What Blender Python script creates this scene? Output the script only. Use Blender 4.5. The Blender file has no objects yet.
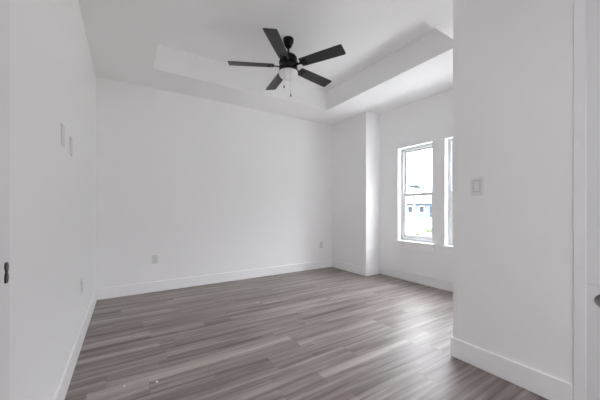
import bpy, bmesh, math, random
from mathutils import Vector, Matrix
random.seed(7)
S = bpy.context.scene
C = S.collection
PI = math.pi

# ---------------------------------------------------------------- camera, world, light, exposure
YAW = math.atan(0.6313)          # the camera looks to the right of the room's long axis
EYE = 1.11
cam = bpy.data.cameras.new('camera'); co = bpy.data.objects.new('camera', cam); C.objects.link(co)
cam.sensor_width = 36.0; cam.lens = 36.0 * 275 / 600
cam.shift_y = 9.5 / 600
cam.clip_start = 0.02; cam.clip_end = 500
co.location = (0, 0, EYE); co.rotation_euler = (PI / 2, 0, -YAW)
S.camera = co

W = bpy.data.worlds.new('sky'); S.world = W; W.use_nodes = True
wt = W.node_tree; wt.nodes.clear()
tc = wt.nodes.new('ShaderNodeTexCoord'); sx = wt.nodes.new('ShaderNodeSeparateXYZ')
rp = wt.nodes.new('ShaderNodeValToRGB'); bg = wt.nodes.new('ShaderNodeBackground'); wo = wt.nodes.new('ShaderNodeOutputWorld')
wt.links.new(tc.outputs['Generated'], sx.inputs[0]); wt.links.new(sx.outputs['Z'], rp.inputs[0])
wt.links.new(rp.outputs[0], bg.inputs[0]); wt.links.new(bg.outputs[0], wo.inputs[0])
rp.color_ramp.elements[0].position = 0.0; rp.color_ramp.elements[0].color = (.08, .082, .086, 1)
rp.color_ramp.elements[1].position = 1.0; rp.color_ramp.elements[1].color = (1, 1, 1, 1)
e = rp.color_ramp.elements.new(0.2); e.color = (.16, .164, .172, 1)
e = rp.color_ramp.elements.new(0.30); e.color = (.58, .59, .61, 1)
e = rp.color_ramp.elements.new(0.42); e.color = (1.0, 1.0, 1.02, 1)
bg.inputs[1].default_value = 4.8     # bright overcast day, zenith brighter than the horizon

sun = bpy.data.lights.new('sun', 'SUN'); so = bpy.data.objects.new('sun', sun); C.objects.link(so)
sun.energy = 0.7; sun.angle = math.radians(3)     # comes through the windows on to the hidden end wall of the closet block
so.rotation_euler = Vector((-.5, -.866, -.532)).to_track_quat('-Z', 'Y').to_euler()

S.view_settings.view_transform = 'Standard'; S.view_settings.look = 'None'
S.view_settings.gamma = 1; S.view_settings.use_curve_mapping = False
S.view_settings.exposure = 2.44
S.cycles.max_bounces = 16; S.cycles.diffuse_bounces = 12; S.cycles.glossy_bounces = 4
S.cycles.transparent_max_bounces = 12; S.cycles.use_denoising = True
S.cycles.sample_clamp_indirect = 80

FILL_WATTS = 5.0      # each fill lamp added behind the viewpoint

# ---------------------------------------------------------------- materials
def mat(name, col, rough=.5, metal=0, bump=0, bscale=200, spec=.5):
    m = bpy.data.materials.new(name); m.use_nodes = True
    t = m.node_tree; b = t.nodes['Principled BSDF']
    b.inputs['Base Color'].default_value = (*col, 1); b.inputs['Roughness'].default_value = rough
    b.inputs['Metallic'].default_value = metal; b.inputs['Specular IOR Level'].default_value = spec
    if bump:
        n = t.nodes.new('ShaderNodeTexNoise'); n.inputs['Scale'].default_value = bscale; n.inputs['Detail'].default_value = 3
        g = t.nodes.new('ShaderNodeTexCoord'); k = t.nodes.new('ShaderNodeBump')
        k.inputs['Strength'].default_value = bump; k.inputs['Distance'].default_value = .002
        t.links.new(g.outputs['Object'], n.inputs['Vector']); t.links.new(n.outputs[0], k.inputs['Height'])
        t.links.new(k.outputs[0], b.inputs['Normal'])
    return m

def noisy(name, c0, c1, scale=6, rough=.7, stretch=(1, 1, 1), detail=4, spec=.3):
    m = mat(name, c0, rough, spec=spec); t = m.node_tree; b = t.nodes['Principled BSDF']
    g = t.nodes.new('ShaderNodeTexCoord'); mp = t.nodes.new('ShaderNodeMapping'); mp.inputs['Scale'].default_value = stretch
    n = t.nodes.new('ShaderNodeTexNoise'); n.inputs['Scale'].default_value = scale; n.inputs['Detail'].default_value = detail
    r = t.nodes.new('ShaderNodeValToRGB')
    r.color_ramp.elements[0].position = .35; r.color_ramp.elements[0].color = (*c0, 1)
    r.color_ramp.elements[1].position = .65; r.color_ramp.elements[1].color = (*c1, 1)
    t.links.new(g.outputs['Object'], mp.inputs[0]); t.links.new(mp.outputs[0], n.inputs['Vector'])
    t.links.new(n.outputs[0], r.inputs[0]); t.links.new(r.outputs[0], b.inputs['Base Color'])
    return m

M_wall = mat('wall_paint', (.92, .918, .92), .75, bump=.06, bscale=160, spec=.25)
M_ceil = mat('ceiling_paint', (.92, .918, .92), .85, bump=.06, bscale=140, spec=.2)
M_trim = mat('trim_enamel', (.93, .93, .935), .38, spec=.45)
M_jamb = mat('jamb_enamel', (.855, .855, .865), .5)
M_case = mat('casing_enamel', (.88, .88, .895), .5)
M_vinyl = mat('window_vinyl', (.66, .67, .69), .35)
M_plate = mat('plate_plastic', (.80, .80, .80), .35)
M_plate2 = mat('switch_shade_grey', (.58, .58, .58), .5)  # darker than the plate, shading lines round the rocker put into the colour
M_outlet = mat('outlet_plastic', (.76, .76, .76), .4)
M_slot = mat('slot_dark', (.12, .12, .12), .6)
M_door = mat('door_enamel', (.80, .80, .815), .5, spec=.45)
M_black = mat('black_metal', (.004, .004, .0042), .22, spec=.22)
M_dark = mat('bronze_black', (.03, .03, .03), .4, .6)
M_knob = mat('satin_nickel', (.20, .20, .20), .4, .5)
M_blade = noisy('blade_wood', (.014, .014, .015), (.032, .031, .031), 14, .42, (1, 14, 14), spec=.38)
M_chain = mat('chain_metal', (.30, .30, .30), .35, .9)
M_lawn = noisy('dry_lawn', (.17, .172, .145), (.24, .238, .21), .7, .95)
M_road = mat('concrete', (.78, .775, .78), .9)
M_house = mat('house_siding', (.10, .12, .16), .8)
M_roof = mat('house_roof', (.06, .07, .09), .85)
M_hwin = mat('house_glass', (.02, .025, .035), .3)
M_palm = noisy('palm_leaf', (.20, .24, .27), (.30, .34, .37), 3, .8)
M_bark = mat('palm_bark', (.13, .13, .16), .9)
M_shrub = noisy('shrub_leaf', (.08, .10, .06), (.13, .15, .10), 5, .9)
M_chip = mat('paint_chip', (.85, .85, .84), .7)

def globe_mat():
    m = mat('opal_glass', (.86, .86, .85), .28); b = m.node_tree.nodes['Principled BSDF']
    b.inputs['Transmission Weight'].default_value = 0.0
    return m
M_globe = globe_mat()

def glass_mat():
    m = bpy.data.materials.new('window_glass'); m.use_nodes = True; t = m.node_tree; t.nodes.clear()
    o = t.nodes.new('ShaderNodeOutputMaterial'); mx = t.nodes.new('ShaderNodeMixShader')
    tr = t.nodes.new('ShaderNodeBsdfTransparent'); gl = t.nodes.new('ShaderNodeBsdfGlossy'); fr = t.nodes.new('ShaderNodeLayerWeight'); pw = t.nodes.new('ShaderNodeMath'); pw.operation = 'POWER'; pw.inputs[1].default_value = 5; ml = t.nodes.new('ShaderNodeMath'); ml.operation = 'MULTIPLY_ADD'; ml.inputs[1].default_value = .8; ml.inputs[2].default_value = .02
    tr.inputs[0].default_value = (.90, .92, .93, 1); gl.inputs['Roughness'].default_value = .02
    fr.inputs[0].default_value = .5; t.links.new(fr.outputs['Facing'], pw.inputs[0]); t.links.new(pw.outputs[0], ml.inputs[0]); t.links.new(ml.outputs[0], mx.inputs[0]); t.links.new(tr.outputs[0], mx.inputs[1]); t.links.new(gl.outputs[0], mx.inputs[2])
    t.links.new(mx.outputs[0], o.inputs[0])
    return m
M_glass = glass_mat()

def emit(name, col, s):
    m = bpy.data.materials.new(name); m.use_nodes = True; b = m.node_tree.nodes['Principled BSDF']
    b.inputs['Base Color'].default_value = (.9, .9, .9, 1)
    b.inputs['Emission Color'].default_value = (*col, 1); b.inputs['Emission Strength'].default_value = s
    return m

def floor_mat():
    m = bpy.data.materials.new('vinyl_planks'); m.use_nodes = True; t = m.node_tree; b = t.nodes['Principled BSDF']
    N = t.nodes.new; L = t.links.new
    at = N('ShaderNodeAttribute'); at.attribute_name = 'tone'
    sp = N('ShaderNodeSeparateColor'); L(at.outputs['Color'], sp.inputs[0])     # R tone, G plank seed
    tcn = N('ShaderNodeTexCoord'); mp = N('ShaderNodeMapping'); mp.inputs['Scale'].default_value = (1.0, 20, 1)
    off = N('ShaderNodeCombineXYZ'); mul = N('ShaderNodeMath'); mul.operation = 'MULTIPLY'; mul.inputs[1].default_value = 40
    L(sp.outputs[1], mul.inputs[0]); L(mul.outputs[0], off.inputs[0]); L(mul.outputs[0], off.inputs[2])
    L(tcn.outputs['Object'], mp.inputs[0])
    ad = N('ShaderNodeVectorMath'); ad.operation = 'ADD'; L(mp.outputs[0], ad.inputs[0]); L(off.outputs[0], ad.inputs[1])
    n1 = N('ShaderNodeTexNoise'); n1.inputs['Scale'].default_value = 1.0; n1.inputs['Detail'].default_value = 5; n1.inputs['Distortion'].default_value = .6
    L(ad.outputs[0], n1.inputs['Vector'])
    mp2 = N('ShaderNodeMapping'); mp2.inputs['Scale'].default_value = (4, 110, 1); L(tcn.outputs['Object'], mp2.inputs[0])
    ad2 = N('ShaderNodeVectorMath'); ad2.operation = 'ADD'; L(mp2.outputs[0], ad2.inputs[0]); L(off.outputs[0], ad2.inputs[1])
    n2 = N('ShaderNodeTexNoise'); n2.inputs['Scale'].default_value = 1.0; n2.inputs['Detail'].default_value = 3
    L(ad2.outputs[0], n2.inputs['Vector'])
    def math_(op, a, c):
        k = N('ShaderNodeMath'); k.operation = op
        for i, q in enumerate((a, c)):
            if isinstance(q, (int, float)): k.inputs[i].default_value = q
            else: L(q, k.inputs[i])
        return k.outputs[0]
    v = math_('ADD', math_('MULTIPLY', math_('SUBTRACT', n1.outputs[0], .5), 1.15), math_('MULTIPLY', math_('SUBTRACT', n2.outputs[0], .5), .35))
    v = math_('ADD', v, sp.outputs[0])
    r = N('ShaderNodeValToRGB'); cr = r.color_ramp
    cr.elements[0].position = .08; cr.elements[0].color = (.092, .072, .067, 1)
    cr.elements[1].position = .95; cr.elements[1].color = (.52, .465, .445, 1)
    q = cr.elements.new(.45); q.color = (.258, .218, .208, 1)
    L(v, r.inputs[0])
    # seams between boards
    uv = N('ShaderNodeUVMap'); uv.uv_map = 'plank'; su = N('ShaderNodeSeparateXYZ'); L(uv.outputs[0], su.inputs[0])
    seam = math_('GREATER_THAN', math_('ABSOLUTE', math_('SUBTRACT', su.outputs[1], .5), 0), .493)
    seam2 = math_('GREATER_THAN', math_('ABSOLUTE', math_('SUBTRACT', su.outputs[0], .5), 0), .4988)
    sm = math_('MAXIMUM', seam, seam2)
    mx = N('ShaderNodeMix'); mx.data_type = 'RGBA'; L(math_('MULTIPLY', sm, .3), mx.inputs[0]); L(r.outputs[0], mx.inputs[6]); mx.inputs[7].default_value = (.05, .042, .04, 1)
    L(mx.outputs[2], b.inputs['Base Color'])
    rr = math_('ADD', math_('MULTIPLY', n2.outputs[0], .12), .36); L(rr, b.inputs['Roughness'])
    b.inputs['Specular IOR Level'].default_value = .36
    bp = N('ShaderNodeBump'); bp.inputs['Strength'].default_value = .12; bp.inputs['Distance'].default_value = .001
    L(n2.outputs[0], bp.inputs['Height']); L(bp.outputs[0], b.inputs['Normal'])
    return m
M_floor = floor_mat()

# ---------------------------------------------------------------- mesh helpers
def box(bm, x0, x1, y0, y1, z0, z1, M=None):
    vs = [bm.verts.new((x, y, z)) for z in (z0, z1) for y in (y0, y1) for x in (x0, x1)]
    if M is not None:
        for v in vs: v.co = M @ v.co
    for f in ((0, 2, 3, 1), (4, 5, 7, 6), (0, 1, 5, 4), (2, 6, 7, 3), (0, 4, 6, 2), (1, 3, 7, 5)):
        bm.faces.new([vs[i] for i in f])
    return vs

def lathe(bm, prof, n=32, M=None, cap=True):
    rings = []
    for r, z in prof:
        ring = [bm.verts.new((r * math.cos(2 * PI * i / n), r * math.sin(2 * PI * i / n), z)) for i in range(n)]
        rings.append(ring)
    for a, b in zip(rings, rings[1:]):
        for i in range(n): bm.faces.new((a[i], a[(i + 1) % n], b[(i + 1) % n], b[i]))
    if cap:
        bm.faces.new(list(reversed(rings[0]))); bm.faces.new(rings[-1])
    if M is not None:
        for ring in rings:
            for v in ring: v.co = M @ v.co

def poly(bm, pts, z0, z1, M=None):
    lo = [bm.verts.new((x, y, z0)) for x, y in pts]; hi = [bm.verts.new((x, y, z1)) for x, y in pts]
    bm.faces.new(list(reversed(lo))); bm.faces.new(hi); n = len(pts)
    for i in range(n): bm.faces.new((lo[i], lo[(i + 1) % n], hi[(i + 1) % n], hi[i]))
    if M is not None:
        for v in lo + hi: v.co = M @ v.co

def tube(bm, pts, rad, n=8):
    rings = []
    for i, p in enumerate(pts):
        p = Vector(p); d = (Vector(pts[min(i + 1, len(pts) - 1)]) - Vector(pts[max(i - 1, 0)])).normalized()
        a = d.orthogonal().normalized(); b = d.cross(a)
        r = rad[i] if isinstance(rad, (list, tuple)) else rad
        rings.append([bm.verts.new(p + a * r * math.cos(2 * PI * k / n) + b * r * math.sin(2 * PI * k / n)) for k in range(n)])
    for a, b in zip(rings, rings[1:]):
        for k in range(n): bm.faces.new((a[k], a[(k + 1) % n], b[(k + 1) % n], b[k]))
    bm.faces.new(rings[0]); bm.faces.new(list(reversed(rings[-1])))

def obj(name, bm, m, parent=None, smooth=False, bevel=0, seg=2):
    bmesh.ops.recalc_face_normals(bm, faces=bm.faces)
    me = bpy.data.meshes.new(name); bm.to_mesh(me); bm.free()
    o = bpy.data.objects.new(name, me); C.objects.link(o); me.materials.append(m)
    if smooth:
        for p in me.polygons: p.use_smooth = True
        try: me.set_sharp_from_angle(angle=math.radians(40))
        except Exception: pass
    if bevel:
        k = o.modifiers.new('bevel', 'BEVEL'); k.width = bevel; k.segments = seg; k.limit_method = 'ANGLE'; k.angle_limit = math.radians(35)
    if parent: o.parent = parent
    return o

def thing(name, label, cat, loc=(0, 0, 0), rotz=0, group=None):
    o = bpy.data.objects.new(name, None); C.objects.link(o); o.empty_display_size = .05
    o.location = loc; o.rotation_euler = (0, 0, rotz); o['label'] = label; o['category'] = cat
    if group: o['group'] = group
    return o

def tag(o, label, cat, group=None, kind=None):
    o['label'] = label; o['category'] = cat
    if group: o['group'] = group
    if kind: o['kind'] = kind
    return o

def struct(name, bm, m, label, cat, bevel=0):
    o = obj(name, bm, m, bevel=bevel); o['kind'] = 'structure'; o['label'] = label; o['category'] = cat
    return o

def BM(): return bmesh.new()

# ---------------------------------------------------------------- measures of the room (metres, floor at z = 0)
CE, TR = 2.74, 3.045             # ceiling, raised tray
XL, YB = -.318, 4.182            # left wall, back wall faces
XP, YP = 3.371, 3.282            # pier: left face, end towards the windows
XW = 3.714                       # window wall face
XC, YC = 2.093, 1.143            # closet block: left face, end
YE = -.62                        # near end of the closet block
TX0, TX1, TY0, TY1 = .267, 2.786, 1.443, 3.596
BB, BT = .142, .014              # baseboard height, thickness
WZ0, WZ1 = .617, 2.09
WINS = ((2.325, 2.915), (1.55, 2.14))
WT = .16

# ---------------------------------------------------------------- shell
# boards with a paler band of grain: x0, x1, y, half width, amount
PALE = ((-.2, 1.196, 2.052, .036, .34), (1.203, 2.1, 1.922, .034, .36), (-.4, .42, 3.345, .05, .26), (.42, .90, 3.34, .035, .16), (-.4, .18, 2.81, .05, .26), (.18, .64, 2.755, .045, .24),
        (-.4, .23, 2.535, .04, .22), (1.10, 1.75, 1.478, .045, .26), (1.75, 2.3, 1.49, .04, .25), (1.3, 2.4, 3.05, .03, .16), (.4, 1.5, 3.66, .03, .12), (.9, 1.9, 2.62, .03, .15), (2.2, 3.3, 2.72, .035, .18), (.2, .9, 1.70, .03, .14),
        (.7, 1.15, 1.21, .03, .15), (1.5, 2.4, 2.33, .02, -.22), (.2, 1.0, 2.22, .02, -.16), (.5, 1.3, 1.86, .02, -.16), (.9, 1.6, 2.93, .018, -.2), (-.3, .5, 3.22, .025, -.12), (1.2, 2.2, 1.72, .02, -.14), (-.3, .4, 2.70, .02, -.14), (.8, 1.9, 1.62, .02, -.14), (.0, 1.0, 3.9, .03, -.12))
def make_floor():
    bm = BM(); uvl = bm.loops.layers.uv.new('plank'); cl = bm.loops.layers.float_color.new('tone')
    w, ln = .178, 1.22; x_lo, x_hi, y_lo, y_hi = -.5, 3.86, -4.705, 4.30
    rnd = random.Random(11); y = y_lo; ns = 8
    while y < y_hi:
        x = x_lo - rnd.random() * ln
        while x < x_hi:
            seed = rnd.random(); base = .43 + rnd.uniform(-.06, .06)
            near = [p for p in PALE if abs(p[2] - (y + w / 2)) < w and p[0] < x + ln and p[1] > x]
            cuts = sorted({x, x + ln} | {q for p in near for q in p[:2] if x < q < x + ln})
            walk = [rnd.uniform(-.05, .05) for _ in range(ns + 1)]
            for xa, xb in zip(cuts, cuts[1:]):
                act = [p for p in near if p[0] <= (xa + xb) / 2 <= p[1]]
                tone = [base + walk[k] + sum(p[4] * math.exp(-((y + w * k / ns - p[2]) / p[3]) ** 2) for p in act) for k in range(ns + 1)]
                for k in range(ns):
                    ya, yb = y + w * k / ns, y + w * (k + 1) / ns
                    f = bm.faces.new([bm.verts.new(p) for p in ((xa, ya, 0), (xb, ya, 0), (xb, yb, 0), (xa, yb, 0))])
                    for lp, (u_, v_, tn) in zip(f.loops, (((xa - x) / ln, k / ns, tone[k]), ((xb - x) / ln, k / ns, tone[k]), ((xb - x) / ln, (k + 1) / ns, tone[k + 1]), ((xa - x) / ln, (k + 1) / ns, tone[k + 1]))):
                        lp[uvl].uv = (u_, v_); lp[cl] = (tn, seed, 0, 1)
            x += ln
        y += w
    box(bm, x_lo, x_hi, y_lo, y_hi, -.12, -.004)     # sub-floor below the boards
    return struct('floor', bm, M_floor, 'grey brown wood plank floor running across the empty room', 'floor')
make_floor()

bm = BM()   # ceiling with its raised tray
x0, x1, y0, y1 = -.45, 3.9, -4.75, 4.35
box(bm, x0, TX0, y0, y1, CE, CE + .02); box(bm, TX1, x1, y0, y1, CE, CE + .02)
box(bm, TX0, TX1, y0, TY0, CE, CE + .02); box(bm, TX0, TX1, TY1, y1, CE, CE + .02)
ZT = CE + .02
box(bm, TX0 - .02, TX0, TY0, TY1, ZT, TR); box(bm, TX1, TX1 + .02, TY0, TY1, ZT, TR)
box(bm, TX0 - .02, TX1 + .02, TY0 - .02, TY0, ZT, TR); box(bm, TX0 - .02, TX1 + .02, TY1, TY1 + .02, ZT, TR)
box(bm, x0, x1, y0, y1, TR, TR + .1)
struct('ceiling', bm, M_ceil, 'white ceiling with a raised rectangular tray above the fan', 'ceiling')

bm = BM(); box(bm, XL - .12, XL, -4.6, YB, 0, TR)
struct('wall_left', bm, M_wall, 'plain white wall along the left side of the room', 'wall')
bm = BM(); box(bm, XL - .12, XP, YB, YB + .12, 0, TR)
struct('wall_back', bm, M_wall, 'plain white wall at the far end of the room', 'wall')
bm = BM(); box(bm, XP, XW + WT, YP, YB + .12, 0, TR)
struct('wall_pier', bm, M_wall, 'white wall pier standing out between the back wall and the window recess', 'wall', bevel=.006)

def hole_wall(bm, xa, xb, ya, yb, za, zb, holes, h0, h1):
    ys = [ya]
    for a, b in sorted(holes): ys += [a, b]
    ys.append(yb)
    for i in range(0, len(ys), 2): box(bm, xa, xb, ys[i], ys[i + 1], za, zb)
    for a, b in holes: box(bm, xa, xb, a, b, za, h0); box(bm, xa, xb, a, b, h1, zb)
bm = BM(); hole_wall(bm, XW, XW + WT, YC - .1, YP, 0, TR, WINS, WZ0 - .005, WZ1)
struct('wall_right', bm, M_wall, 'white wall of the recess holding two tall windows', 'wall')
DY0, DY1, DH = -.37, .431, 2.46      # closet door opening in the near right wall
bm = BM()
box(bm, XC, XC + .12, YE, DY0, 0, TR); box(bm, XC, XC + .12, DY1, YC, 0, TR); box(bm, XC, XC + .12, DY0, DY1, DH, TR)
box(bm, XC + .12, XW + WT, YE, YC, 0, TR)
struct('wall_closet', bm, M_wall, 'near white wall on the right carrying the light switch', 'wall')
HY = -4.6                            # the open room behind the viewpoint ends here
bm = BM(); box(bm, XL - .12, XW + WT, HY - .12, HY, 0, TR); box(bm, XW, XW + WT, HY, YE, 0, TR)
struct('wall_rear', bm, M_wall, 'white walls of the open room behind the viewpoint', 'wall')

def board(name, x0, x1, y0, y1, label):
    b = BM(); box(b, x0, x1, y0, y1, .001, BB)
    return struct(name, b, M_trim, label, 'baseboard', bevel=.004)
board('baseboard_left', XL, XL + BT, 1.228, YB - BT, 'white baseboard along the left wall')
board('baseboard_back', XL, XP - BT, YB - BT, YB, 'white baseboard along the back wall')
board('baseboard_pier', XP - BT, XP, YP, YB, 'white baseboard on the left face of the wall pier')
board('baseboard_return', XP - BT, XW - BT, YP - BT, YP, 'short white baseboard on the end of the wall pier')
board('baseboard_right', XW - BT, XW, YC + BT, YP, 'white baseboard below the two windows')
board('baseboard_closet', XC - BT, XC, DY1 + .052, YC, 'white baseboard along the near wall on the right')
board('baseboard_end', XC - BT, XW, YC, YC + BT, 'white baseboard round the end of the near right wall')

# ---------------------------------------------------------------- windows
def make_window(n, ya, yb, label):
    root = bpy.data.objects.new('window_%d' % n, None); C.objects.link(root); root.location = (XW, (ya + yb) / 2, WZ0)
    root['kind'] = 'structure'; root['label'] = label; root['category'] = 'window'; root.empty_display_size = .05
    w = (yb - ya) / 2; h = WZ1 - WZ0
    fx0, fx1 = .085, .15           # vinyl frame sits back in the reveal
    fw = .038
    b = BM()
    box(b, fx0, fx1, -w, -w + fw, 0, h); box(b, fx0, fx1, w - fw, w, 0, h)
    box(b, fx0, fx1, -w + fw, w - fw, h - fw, h); box(b, fx0, fx1, -w + fw, w - fw, 0, fw)
    obj('window_frame', b, M_vinyl, root, bevel=.003)
    mid = h * .492; sw = .032
    def sash(nm, xa, xb, za, zb, rail_top, rail_bot):
        b = BM()
        box(b, xa, xb, -w + fw, -w + fw + sw, za, zb); box(b, xa, xb, w - fw - sw, w - fw, za, zb)
        box(b, xa, xb, -w + fw + sw, w - fw - sw, zb - rail_top, zb); box(b, xa, xb, -w + fw + sw, w - fw - sw, za, za + rail_bot)
        s = obj(nm, b, M_vinyl, root, bevel=.003)
        g = BM(); xm = (xa + xb) / 2; box(g, xm - .002, xm + .002, -w + fw + sw - .004, w - fw - sw + .004, za + rail_bot - .004, zb - rail_top + .004)
        obj('pane', g, M_glass, s)
        return s
    sash('upper_sash', .118, .143, mid - .02, h - fw, .03, .04)
    lo = sash('lower_sash', .09, .116, fw, mid + .022, .042, .05)
    b = BM(); box(b, .082, .09, -.03, .03, mid + .004, mid + .018); obj('sash_lock', b, M_vinyl, lo, bevel=.002)
    b = BM(); box(b, -.034, .0, -w - .05, w + .05, -.022, .0); box(b, 0, .09, -w, w, -.022, 0.0)
    obj('window_stool', b, M_trim, root, bevel=.004)
    b = BM(); box(b, -.014, -.0005, -w - .035, w + .035, -.118, -.022)
    obj('window_apron', b, M_trim, root, bevel=.003)
    return root
make_window(1, *WINS[0], 'white framed sash window with view of palms, farther of the two')
make_window(2, *WINS[1], 'white framed sash window mostly hidden behind the near right wall')

# ---------------------------------------------------------------- door jamb with strike plate, left edge of the picture
bm = BM(); box(bm, XL, XL + .006, YE, 1.228, .001, CE - .001)
tj = struct('trim_1', bm, M_jamb, 'flat white door jamb at the left edge carrying a black strike plate', 'door jamb', bevel=.003)
bm = BM()
yc, zc = 1.190, .917
poly(bm, [(-.010, -.031), (.007, -.031), (.013, -.020), (.012, -.008), (.005, 0), (.012, .008), (.013, .020), (.007, .031), (-.008, .031), (-.012, .018), (-.005, .004), (-.012, -.016)], 0, .004,
     Matrix.Translation((XL + .006, yc, zc)) @ Matrix(((0, 0, 1, 0), (1, 0, 0, 0), (0, 1, 0, 0), (0, 0, 0, 1))))
sp_ = obj('strike_plate', bm, M_dark, tj); sp_['label'] = 'black metal strike plate'

# ---------------------------------------------------------------- closet door at the right edge
b = BM(); cw, ct = .050, .007
box(b, XC - ct, XC, DY1 - .002, DY1 - .002 + cw, .001, DH + cw); box(b, XC - ct, XC, DY0 + .002 - cw, DY0 + .002, .001, DH + cw)
box(b, XC - ct, XC, DY0 + .002, DY1 - .002, DH, DH + cw)
struct('trim_2', b, M_case, 'flat white casing round the closet door at the right edge', 'door casing', bevel=.003)
door = bpy.data.objects.new('door_1', None); C.objects.link(door); door.location = (XC + .002, DY1, 0); door['kind'] = 'structure'
door['label'] = 'white closet door with a dark finger pull at the right edge'; door['category'] = 'door'; door.empty_display_size = .05
dw = DY1 - DY0
b = BM(); box(b, .007, .035, -dw + .002, -.001, .01, 2.45)
box(b, 0, .007, -dw + .002, -.001, .01, .7035); box(b, 0, .007, -dw + .002, -.001, .7115, 2.45)
obj('door_leaf', b, M_door, door, bevel=.0015)
RX = Matrix.Rotation(-PI / 2, 4, 'Y')   # lathe axis along -x
b = BM(); lathe(b, [(.036, -.001), (.0365, .003), (.034, .005), (.030, .004), (.027, .0005), (.010, .0002)], 32, Matrix.Translation((0, .362 - DY1, .634)) @ RX)
k = obj('finger_pull', b, M_knob, door, True); k['label'] = 'dark metal finger pull'

# ---------------------------------------------------------------- ceiling fan
FX, FY, ZB = 1.555, 2.712, 2.736
fan = thing('ceiling_fan', 'black five-blade ceiling fan with white bowl light hanging from the tray ceiling', 'ceiling fan', (FX, FY, TR))
b = BM(); lathe(b, [(.060, 0), (.0625, -.010), (.061, -.030), (.054, -.050), (.040, -.080), (.030, -.096), (.016, -.102)], 36); obj('canopy', b, M_black, fan, True)
b = BM(); lathe(b, [(.0125, -.100), (.0125, -.185)], 16); lathe(b, [(.0125, -.155), (.022, -.162), (.026, -.190)], 20); obj('downrod', b, M_black, fan, True)
b = BM(); lathe(b, [(.024, -.178), (.060, -.184), (.088, -.198), (.099, -.216), (.101, -.228), (.097, -.236), (.101, -.244), (.101, -.292), (.096, -.300), (.103, -.308), (.106, -.330), (.102, -.350), (.092, -.358)], 44)
for i in range(12):              # cast ribs round the motor
    a = 2 * PI * i / 12; box(b, .097, .1055, -.007, .007, -.284, -.246, Matrix.Rotation(a, 4, 'Z'))
obj('motor_housing', b, M_black, fan, True, bevel=.001)
b = BM(); lathe(b, [(.090, -.358), (.100, -.362), (.107, -.370), (.108, -.378)], 44); obj('light_fitter', b, M_black, fan, True)
b = BM(); lathe(b, [(.106, -.376), (.108, -.388), (.105, -.404), (.096, -.422), (.078, -.438), (.048, -.449), (.012, -.453)], 44)
g = obj('light_bowl', b, M_globe, fan, True); g['label'] = 'white opal glass light bowl'
PITCH = math.radians(-12)
for i in range(5):
    a = math.radians(9.54 + 72 * i)
    Mz = Matrix.Rotation(a, 4, 'Z') @ Matrix.Translation((0, 0, ZB - TR)) @ Matrix.Rotation(PITCH, 4, 'X')
    b = BM()
    pts = [(.160, -.054), (.176, -.062), (.42, -.068), (.640, -.072), (.663, -.068), (.667, -.060), (.667, .060), (.663, .068), (.640, .072), (.42, .068), (.176, .062), (.160, .054)]
    poly(b, pts, -.003, .003, Mz)
    bl = obj('blade', b, M_blade, fan, bevel=.0012)
    b = BM()
    poly(b, [(.085, -.016), (.15, -.014), (.19, -.034), (.235, -.030), (.235, -.014), (.205, -.008), (.205, .008), (.235, .014), (.235, .030), (.19, .034), (.15, .014), (.085, .016)], -.0085, -.0032, Mz)
    for sy in (-.022, .022):
        lathe(b, [(.005, -.012), (.005, -.0085)], 10, Mz @ Matrix.Translation((.218, sy, 0)))
    obj('blade_bracket', b, M_black, bl)
def pull_chain(x, y, z0, z1):
    b = BM(); n = int((z0 - z1) / .006)
    for i in range(n):
        z = z0 - (z0 - z1) * i / n
        lathe(b, [(.0008, z), (.0022, z - .002), (.0008, z - .004), (.0008, z - .006)], 6)
    for v in b.verts: v.co += Vector((x, y, 0))
    c = obj('pull_chain', b, M_chain, fan)
    b = BM(); lathe(b, [(.003, z1 + .002), (.006, z1 - .006), (.0075, z1 - .022), (.005, z1 - .032)], 12, Matrix.Translation((x, y, 0)))
    obj('pull_knob', b, M_dark, c, True)
cy_, sy_ = math.cos(YAW), math.sin(YAW)
pull_chain(-.042 * cy_ - .103 * sy_, .042 * sy_ - .103 * cy_, -.355, -.570)
pull_chain(.032 * cy_ - .107 * sy_, -.032 * sy_ - .107 * cy_, -.355, -.665)

# ---------------------------------------------------------------- wall plates
def frame_matrix(p, n):
    """local x across the plate, y up, z out of the wall along n"""
    n = Vector(n); up = Vector((0, 0, 1)); x = up.cross(n)
    R = Matrix((x, up, n)).transposed().to_4x4(); return Matrix.Translation(p) @ R
def outlet(p, n, label, group=None):
    o = thing('wall_outlet', label, 'outlet', p); R = frame_matrix((0, 0, 0), n)
    b = BM(); box(b, -.036, .036, -.0585, .0585, 0, .006, R); obj('cover_plate', b, M_outlet, o, bevel=.0025)
    for s in (-1, 1):
        b = BM(); pts = [(.0165 * math.cos(t), .014 * math.sin(t) + s * .0195) for t in [2 * PI * i / 20 for i in range(20)]]
        poly(b, pts, .006, .0085, R); f = obj('socket_face', b, M_outlet, o)
        b = BM()
        for sx_ in (-.0065, .0065): box(b, sx_ - .0012, sx_ + .0012, s * .0195 - .003, s * .0195 + .005, .0084, .0090, R)
        box(b, -.002, .002, s * .0195 - .010, s * .0195 - .006, .0084, .0090, R)
        obj('socket_slot', b, M_slot, f)
    return o
outlet((.325, YB, .440), (0, -1, 0), 'white outlet low on the back wall, left of the fan')
outlet((3.115, YB, .440), (0, -1, 0), 'white outlet low on the back wall near the right corner')
outlet((XL, 2.90, .475), (1, 0, 0), 'white outlet low on the left wall near the corner')
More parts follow.
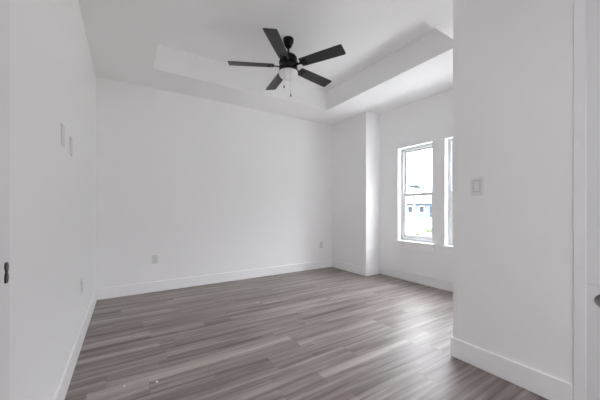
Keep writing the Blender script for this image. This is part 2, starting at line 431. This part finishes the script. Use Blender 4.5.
def blank(p, n, label, kind):
    o = thing('wall_plate', label, 'wall plate', p); R = frame_matrix((0, 0, 0), n)
    b = BM(); box(b, -.036, .036, -.062, .062, 0, .007, R); obj('cover_plate', b, M_outlet, o, bevel=.0025)
    if kind == 'jack':
        b = BM(); lathe(b, [(.008, .006), (.008, .010), (.005, .010), (.005, .017)], 16, R); obj('cable_jack', b, M_chain, o, True)
    else:
        for s in (-1, 1):
            b = BM(); lathe(b, [(.003, .006), (.003, .008)], 10, R @ Matrix.Translation((0, s * .042, 0))); obj('screw', b, M_outlet, o, True)
    return o
blank((XL, 2.11, 1.545), (1, 0, 0), 'white cover plate high on the left wall, nearer of the pair', 'blank')
blank((XL, 2.39, 1.535), (1, 0, 0), 'white cover plate high on the left wall, farther of the pair', 'blank')

sw = thing('light_switch', 'white rocker light switch on the near right wall', 'light switch', (XC, .972, 1.275))
R = frame_matrix((0, 0, 0), (-1, 0, 0))
b = BM(); box(b, -.042, .042, -.065, .065, 0, .009, R); obj('cover_plate', b, M_plate, sw, bevel=.003)
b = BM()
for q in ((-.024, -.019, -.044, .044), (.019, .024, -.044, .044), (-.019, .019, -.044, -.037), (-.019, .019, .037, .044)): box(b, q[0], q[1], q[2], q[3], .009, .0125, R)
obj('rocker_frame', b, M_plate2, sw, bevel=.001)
b = BM(); box(b, -.0185, .0185, -.0365, .0365, .0065, .0125, R @ Matrix.Rotation(math.radians(4), 4, 'X')); obj('rocker', b, M_plate, sw, bevel=.001)

# ---------------------------------------------------------------- paint flecks on the floor
def fleck(x, y, r, label):
    b = BM(); n = 9; rr = random.Random(int(x * 1000))
    poly(b, [(x + r * rr.uniform(.6, 1.1) * math.cos(2 * PI * i / n), y + r * rr.uniform(.6, 1.1) * math.sin(2 * PI * i / n)) for i in range(n)], .0005, .003)
    tag(obj('paint_fleck', b, M_chip), label, 'paint fleck')

fleck(.167, 1.988, .009, 'largest white paint fleck on the plank floor, by the left wall')
fleck(-.010, 2.050, .006, 'small white paint fleck on the plank floor, nearer the left wall')

# ---------------------------------------------------------------- added fill lamps, unseen behind the viewpoint
def fill_light(x, y, label, watts):
    t = thing('added_fill_light', label, 'added fill light', (x, y, CE))
    b = BM(); lathe(b, [(.17, 0), (.17, -.018), (.155, -.022)], 40); obj('light_base', b, M_trim, t, True)
    b = BM(); lathe(b, [(.155, -.020), (.150, -.032), (.11, -.045), (.02, -.050)], 40); obj('light_diffuser', b, M_globe, t, True)
    l = bpy.data.lights.new('fill_lamp', 'AREA'); l.shape = 'DISK'; l.size = .30; l.energy = watts; l.color = (.965, .98, 1)
    o = bpy.data.objects.new('fill_lamp', l); C.objects.link(o); o.parent = t; o.location = (0, 0, -.055)
for fx, fy, fl_ in ((.3, -1.9, 'nearest to the viewpoint'), (.9, -3.4, 'left of the far pair'), (2.7, -3.4, 'right of the far pair')):
    fill_light(fx, fy, 'round white fill light added in the unseen room behind the viewpoint, ' + fl_, FILL_WATTS)

# ---------------------------------------------------------------- outdoors
GZ = -.35
bm = BM(); box(bm, -60, 160, -120, 160, GZ - .3, GZ)
struct('ground', bm, M_lawn, 'pale dry lawn outside the windows', 'lawn')
bm = BM(); box(bm, XW + WT + .02, 5.9, -12, 16, GZ, GZ + .02)  # unseen pale slab, added to bounce daylight up to the ceiling
struct('bounce_slab', bm, M_road, 'pale concrete slab added outside the windows to bounce light in', 'bounce slab')
def ray(u, v, dist, z=None):
    """a point of the place on the line of sight through (u, v): at depth dist, or on the level z"""
    if z is not None: dist = 275 * (EYE - z) / (v - 209.5)
    t = (u - 300) / 275 * dist
    return Vector((dist * math.sin(YAW) + t * math.cos(YAW), dist * math.cos(YAW) - t * math.sin(YAW), EYE - (v - 209.5) / 275 * dist))

p = ray(424, 225, 0, GZ); d = 275 * (EYE - GZ) / (225 - 209.5)
bm = BM(); box(bm, p.x - 2.2, p.x + 1.2, -60, 90, GZ, GZ + .03)
struct('street', bm, M_road, 'pale concrete street crossing the view beyond the lawn', 'street')

# house across the street
hp = ray(428, 215, 52)
house = thing('house', 'pale blue house with hipped roof across the street', 'house', (hp.x, hp.y, GZ), -YAW)
HW, HD, HH = 4.6, 6.0, 2.55
b = BM(); box(b, -HW, HW, 0, HD, 0, HH); obj('house_wall', b, M_house, house)
b = BM(); o_ = .45; v = [b.verts.new(q) for q in ((-HW - o_, -o_, HH), (HW + o_, -o_, HH), (HW + o_, HD + o_, HH), (-HW - o_, HD + o_, HH), (-HW + 2.6, HD / 2, HH + 1.15), (HW - 2.6, HD / 2, HH + 1.15))]
for f in ((0, 1, 5, 4), (1, 2, 5), (2, 3, 4, 5), (3, 0, 4), (3, 2, 1, 0)): b.faces.new([v[i] for i in f])
obj('house_roof', b, M_roof, house)
for x in (-3.4, -1.2, 2.9):
    b = BM(); box(b, x - .5, x + .5, -.06, .02, .85, 2.1); w_ = obj('house_window', b, M_trim, house)
    b = BM(); box(b, x - .43, x + .43, -.08, -.055, .92, 2.03); obj('window_pane', b, M_hwin, w_)
b = BM(); box(b, .4, 1.35, -.06, .02, 0, 2.1); obj('house_door', b, M_hwin, house)

def palm(u, dist, top_v, label, seed, nfr=15, fl=1.7):
    rr = random.Random(seed); p = ray(u, 209.5, dist); H = EYE + (209.5 - top_v) / 275 * dist - GZ
    t = thing('palm_tree', label, 'palm tree', (p.x, p.y, GZ), 0, 'palms across the street')
    b = BM(); tube(b, [(0.08 * math.sin(i * .5), 0, H * i / 8) for i in range(9)], [.19 - .008 * i for i in range(9)], 10)
    obj('trunk', b, M_bark, t, True)
    b = BM()
    for i in range(nfr):
        a = 2 * PI * i / nfr + rr.uniform(-.15, .15); el = rr.uniform(-.1, 1.25); L = fl * rr.uniform(.8, 1.15)
        pts = []
        for k in range(9):
            q = k / 8; r_ = L * q * math.cos(el - q * .9); z_ = H + L * (q * math.sin(el) - q * q * .75)
            pts.append(Vector((r_ * math.cos(a), r_ * math.sin(a), z_)))
        tube(b, pts, .02, 5)
        side = Vector((-math.sin(a), math.cos(a), 0))
        for k in range(1, 8):
            for q in (.0, .5):
                c = pts[k].lerp(pts[k + 1], q); dn = (pts[k + 1] - pts[k]).normalized(); wl = .5 * math.sin(PI * (k + q + .5) / 9) + .12
                for s in (-1, 1):
                    tip = c + side * s * wl * .8 + dn * wl * .55 - Vector((0, 0, wl * .45))
                    w2 = dn * .075
                    b.faces.new([b.verts.new(x) for x in (c - w2, c + w2, tip)])
    obj('fronds', b, M_palm, t)
    return t
palm(414, 40, 188, 'palm tree with drooping fronds at left, in front of the house', 3, 26, 2.0)
palm(424, 66, 189, 'palm tree with spreading fronds behind the house roof', 5, 24, 2.7)
palm(438, 44, 187, 'palm tree at the right edge of the window view', 8, 22, 2.0)

def bush(u, v, r, label, seed):
    rr = random.Random(seed); p = ray(u, v, 0, GZ)
    t = BM()
    for i in range(420):
        d = Vector((rr.gauss(0, 1), rr.gauss(0, 1), abs(rr.gauss(0, 1)))).normalized() * r * rr.uniform(.35, 1)
        d.z *= .8; a = Vector((rr.gauss(0, 1), rr.gauss(0, 1), rr.gauss(0, 1))).normalized(); c = a.orthogonal().normalized()
        s = r * .16
        q = [d - a * s, d + c * s * .5, d + a * s, d - c * s * .5]
        t.faces.new([t.verts.new(x + Vector((0, 0, .02))) for x in q])
    for i in range(7):
        a = 2 * PI * i / 7; tube(t, [(0, 0, 0), (r * .5 * math.cos(a), r * .5 * math.sin(a), r * .6)], .012, 5)
    o = obj('shrub', t, M_shrub); o.location = (p.x, p.y, GZ)
    return tag(o, label, 'shrub', 'shrubs in the lawn')
bush(417, 236, .26, 'low green shrub on the lawn, left in the window view', 1)
bush(428, 232, .34, 'low green shrub on the lawn, right in the window view', 2)
